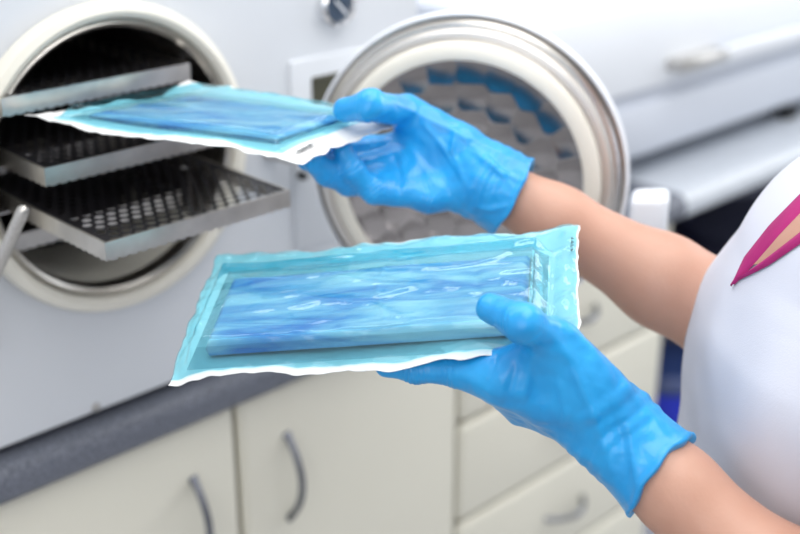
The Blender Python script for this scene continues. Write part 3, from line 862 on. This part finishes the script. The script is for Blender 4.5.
MB().tube([hd_c + right * .024 * q_ - up * .057 + front * (.080 - .010 * q_ * q_) for q_ in np.linspace(-1, 1, 9)], [.001, .004, .0055, .006, .006, .006, .0055, .004, .001], 10).build('mouth', M['lip'], PE, True)
hs = SDF(hd_c - .2, hd_c + .2, .005)
hs.cone(hd_c + up * .040 - front * .022, hd_c + up * .025 - front * .03, .098, .096, .02, right, 1.12)
hs.cone(hd_c - front * .10 + up * .02, hd_c - front * .125 - up * .02, .035, .03, .03)
g = hs.grid(); pf = (g[0] - hd_c[0]) * front[0] + (g[1] - hd_c[1]) * front[1] + (g[2] - hd_c[2]) * 0
pz = (g[2] - hd_c[2]) + 0 * pf
hs.a = np.maximum(hs.a, (pf - .035 - .9 * (pz - .05)).astype(np.float32)).astype(np.float32)
hs.a = np.maximum(hs.a, (-.065 - pz).astype(np.float32)).astype(np.float32)
v, f = hs.mesh(0, 2); link_mesh('hair', v, f, M['hair'], PE)

# scrub top
sc_ = SDF(np.array([.5, -.1, .60]), np.array([1.35, 1.0, 1.45]), .004)
add_torso(sc_, .004)
for k in 'LR':
    a, b = UPA[k]; sc_.cone(a, a + (b - a) * .50, .058, .064, .03)
g = sc_.grid()
t_ = np.array([0., 0, 1])
sc_.a = np.maximum(sc_.a, (.68 - (g[2] + 0 * g[0] + 0 * g[1])).astype(np.float32))
# V neck opening: wedge through the front
apex = onplane(737, 284, bs['chest'], right) if False else None
v, f = sc_.mesh(0, 3)
bvh = BVHTree.FromPolygons([tuple(q) for q in v], [tuple(map(int, q)) for q in f])
def hit(u, vv):
    d_ = Vector((P(u, vv, 1.0) - cC).tolist()).normalized()
    r_ = bvh.ray_cast(Vector(cC.tolist()), d_)
    return (np.array(r_[0]), np.array(r_[1])) if r_[0] is not None else None
n = vnormals(v, f)
def fb(p, s__, o_): return np.array([noise.noise(Vector((q * s__ + o_).tolist())) for q in p])
v = v + n * (.004 * fb(v * np.array([1, 1, .5]), 9, 2.0) + .0015 * fb(v, 25, 5.0))[:, None]
v = crease(v, vnormals(v, f), [(735, 286), (712, 340), (704, 420)], .0022, .012)
v = crease(v, vnormals(v, f), [(790, 330), (760, 420), (740, 500)], .003, .02)
scrub = link_mesh('scrub_top', v, f, M['scrub'], PE)
bvh = BVHTree.FromPolygons([tuple(q) for q in v], [tuple(map(int, q)) for q in f])
def ribbon(name, up_line, low_line, m, off, parent):
    V_ = []; F_ = []; n_ = 40; w_ = 10
    def interp(line, s_):
        k = s_ * (len(line) - 1); i = min(int(k), len(line) - 2); t = k - i
        return np.array(line[i]) * (1 - t) + np.array(line[i + 1]) * t
    grid_ = {}
    for i in range(n_):
        a_, b_ = interp(up_line, i / (n_ - 1)), interp(low_line, i / (n_ - 1))
        for j in range(w_):
            q = a_ + (b_ - a_) * j / (w_ - 1); h_ = hit(*q)
            if h_ is None: continue
            p_, nn = h_
            e_ = min(j, w_ - 1 - j) / (w_ - 1) * 2
            grid_[i, j] = len(V_); V_.append(p_ + nn * (off * (.3 + .7 * math.sqrt(e_))))
    for i in range(n_ - 1):
        for j in range(w_ - 1):
            ks = [(i, j), (i + 1, j), (i + 1, j + 1), (i, j + 1)]
            if all(k in grid_ for k in ks):
                pts_ = [V_[grid_[k]] for k in ks]
                if max(np.linalg.norm(pts_[0] - q) for q in pts_) < .03: F_.append([grid_[k] for k in ks])
    if F_: return link_mesh(name, V_, F_, m, parent)
ribbon('neckline_skin', [(748, 266), (775, 235), (830, 170), (880, 130)], [(765, 264), (800, 238), (850, 190), (890, 160)], M['skin'], .0015, scrub)
ribbon('collar_trim', [(733, 287), (745, 258), (770, 226), (830, 165), (868, 130)], [(736, 285), (758, 262), (780, 236), (838, 176), (878, 138)], M['magenta'], .004, scrub)
ribbon('collar_trim', [(742, 278), (764, 262), (800, 234), (850, 190), (888, 158)], [(740, 281), (770, 266), (805, 242), (858, 200), (898, 168)], M['magenta'], .004, scrub)

# trousers and shoes
tr = SDF(np.array([.6, -.15, .08]), np.array([1.35, .75, .95]), .006)
add_legs(tr, .004, False); tr.cone(bs['waist'] - up * .06, bs['hip'], .105, .118, .03, right, .72)
g = tr.grid(); zz = g[2] + 0 * g[0] + 0 * g[1]
tr.a = np.maximum(tr.a, (.10 - zz).astype(np.float32))
v, f = tr.mesh(0, 2); link_mesh('trousers', v, f, M['trousers'], PE)
for sd in (-1, 1):
    h_ = bs['hip'] + right * .085 * sd; an = np.array([*(h_[:2] - front[:2] * .01), .085])
    ss = SDF(an - .2, an + .25, .005); ss.cone(an - up * .04 - front * .04, an + front * .16 - up * .05, .046, .036, .03)
    zz = ss.grid()[2] + 0 * ss.grid()[0] + 0 * ss.grid()[1]
    ss.a = np.maximum(np.maximum(ss.a, (.003 - zz).astype(np.float32)), (zz - .088).astype(np.float32))
    v, f = ss.mesh(0, 1); link_mesh('shoe', v, f, M['shoe'], PE)

# gloves
crL = [([(566, 326), (592, 352), (618, 392)], .0026, .0035), ([(548, 330), (572, 362), (590, 410), (600, 450)], .0022, .004),
       ([(605, 360), (640, 402), (668, 440)], .0022, .004), ([(520, 352), (512, 380), (505, 405)], -.0018, .0035),
       ([(535, 345), (528, 380), (520, 415)], .0016, .0035), ([(556, 372), (566, 410), (560, 440)], .0014, .003),
       ([(585, 385), (600, 430), (615, 480)], .0018, .0035), ([(625, 400), (632, 450), (640, 500)], .0016, .004),
       ([(606, 395), (622, 440), (628, 490)], -.0016, .004), ([(497, 352), (492, 372), (486, 392)], -.0014, .0025)]
v, f = make_glove(HL, 'glove', (.0325, .0342), crL, .3, .0015)
o = link_mesh('glove', v, f, M['glove'], PE); o['label'] = 'glove of the nearer hand under the lower pouch'
crR = [([(400, 104), (440, 126), (500, 152)], .0018, .003), ([(455, 130), (452, 150), (462, 172)], .002, .0025),
       ([(420, 118), (445, 150), (470, 190)], .0016, .003), ([(470, 150), (500, 172), (520, 180)], .0022, .003),
       ([(392, 150), (400, 175), (398, 200)], -.0018, .003), ([(468, 205), (490, 210), (512, 205)], .0018, .003),
       ([(440, 120), (490, 160), (515, 190)], .0014, .003), ([(405, 140), (425, 170), (450, 200)], .0014, .004)]
v, f = make_glove(HR, 'glove', (.0365, .0425), crR, 1.7, .003)
o = link_mesh('glove', v, f, M['glove'], PE); o['label'] = 'glove of the farther hand at the upper pouch'

# ------------------------------------------------------------------ light
def area(name, loc, target, sx, sy, power, col=(1, 1, 1)):
    l = bpy.data.lights.new(name, 'AREA'); l.shape = 'RECTANGLE'; l.size = sx; l.size_y = sy; l.energy = power; l.color = col
    o = bpy.data.objects.new(name, l); C.objects.link(o); o.location = loc
    o.rotation_euler = (Vector(target) - Vector(loc)).to_track_quat('-Z', 'Y').to_euler(); return o
area('ceiling_panel_light', (.9, .2, 2.68), (.9, .3, 0), 2.2, 1.0, 26, (1, .98, .95))
area('window_light', (3.9, .1, 1.9), (1.2, .9, 1.0), 1.6, 1.8, 34, (.93, .97, 1))
area('back_strip_light', (1.0, 1.25, 2.6), (.8, .8, 1.0), 1.8, .35, 12, (1, 1, 1))
area('side_fill_light', (-1.4, -.5, 1.9), (.9, .9, 1.0), 1.4, 1.6, 16, (1, .98, .96))  # added fill lamp from the left, no window behind it
w = bpy.data.worlds.new('World'); bpy.context.scene.world = w; w.use_nodes = True
nt = w.node_tree; bg = nt.nodes['Background']
tc = nt.nodes.new('ShaderNodeTexCoord'); sx = nt.nodes.new('ShaderNodeSeparateXYZ'); rp = nt.nodes.new('ShaderNodeValToRGB')
mr = nt.nodes.new('ShaderNodeMapRange'); mr.inputs['From Min'].default_value = -1; mr.inputs['From Max'].default_value = 1
nt.links.new(tc.outputs['Generated'], sx.inputs[0]); nt.links.new(sx.outputs['Z'], mr.inputs['Value']); nt.links.new(mr.outputs['Result'], rp.inputs['Fac'])
e = rp.color_ramp.elements
e[0].position = .3; e[0].color = (.2, .2, .21, 1); e[1].position = .75; e[1].color = (1, 1, 1, 1)
x_ = e.new(.52); x_.color = (.62, .64, .68, 1)
nt.links.new(rp.outputs['Color'], bg.inputs['Color']); bg.inputs['Strength'].default_value = .85

# ------------------------------------------------------------------ camera
cam = bpy.data.cameras.new('camera'); co = bpy.data.objects.new('camera', cam); C.objects.link(co)
cam.sensor_width = 36; cam.sensor_fit = 'HORIZONTAL'; cam.lens = 36 * FPX / 800
mw = Matrix(((cR[0], cU[0], -cF[0], cC[0]), (cR[1], cU[1], -cF[1], cC[1]), (cR[2], cU[2], -cF[2], cC[2]), (0, 0, 0, 1)))
co.matrix_world = mw
cam.clip_start = .02
cam.dof.use_dof = True; cam.dof.focus_distance = .95; cam.dof.aperture_fstop = 2.9
bpy.context.scene.camera = co
vs_ = bpy.context.scene.view_settings; vs_.view_transform = 'Standard'; vs_.look = 'None'; vs_.exposure = 0; vs_.gamma = 1
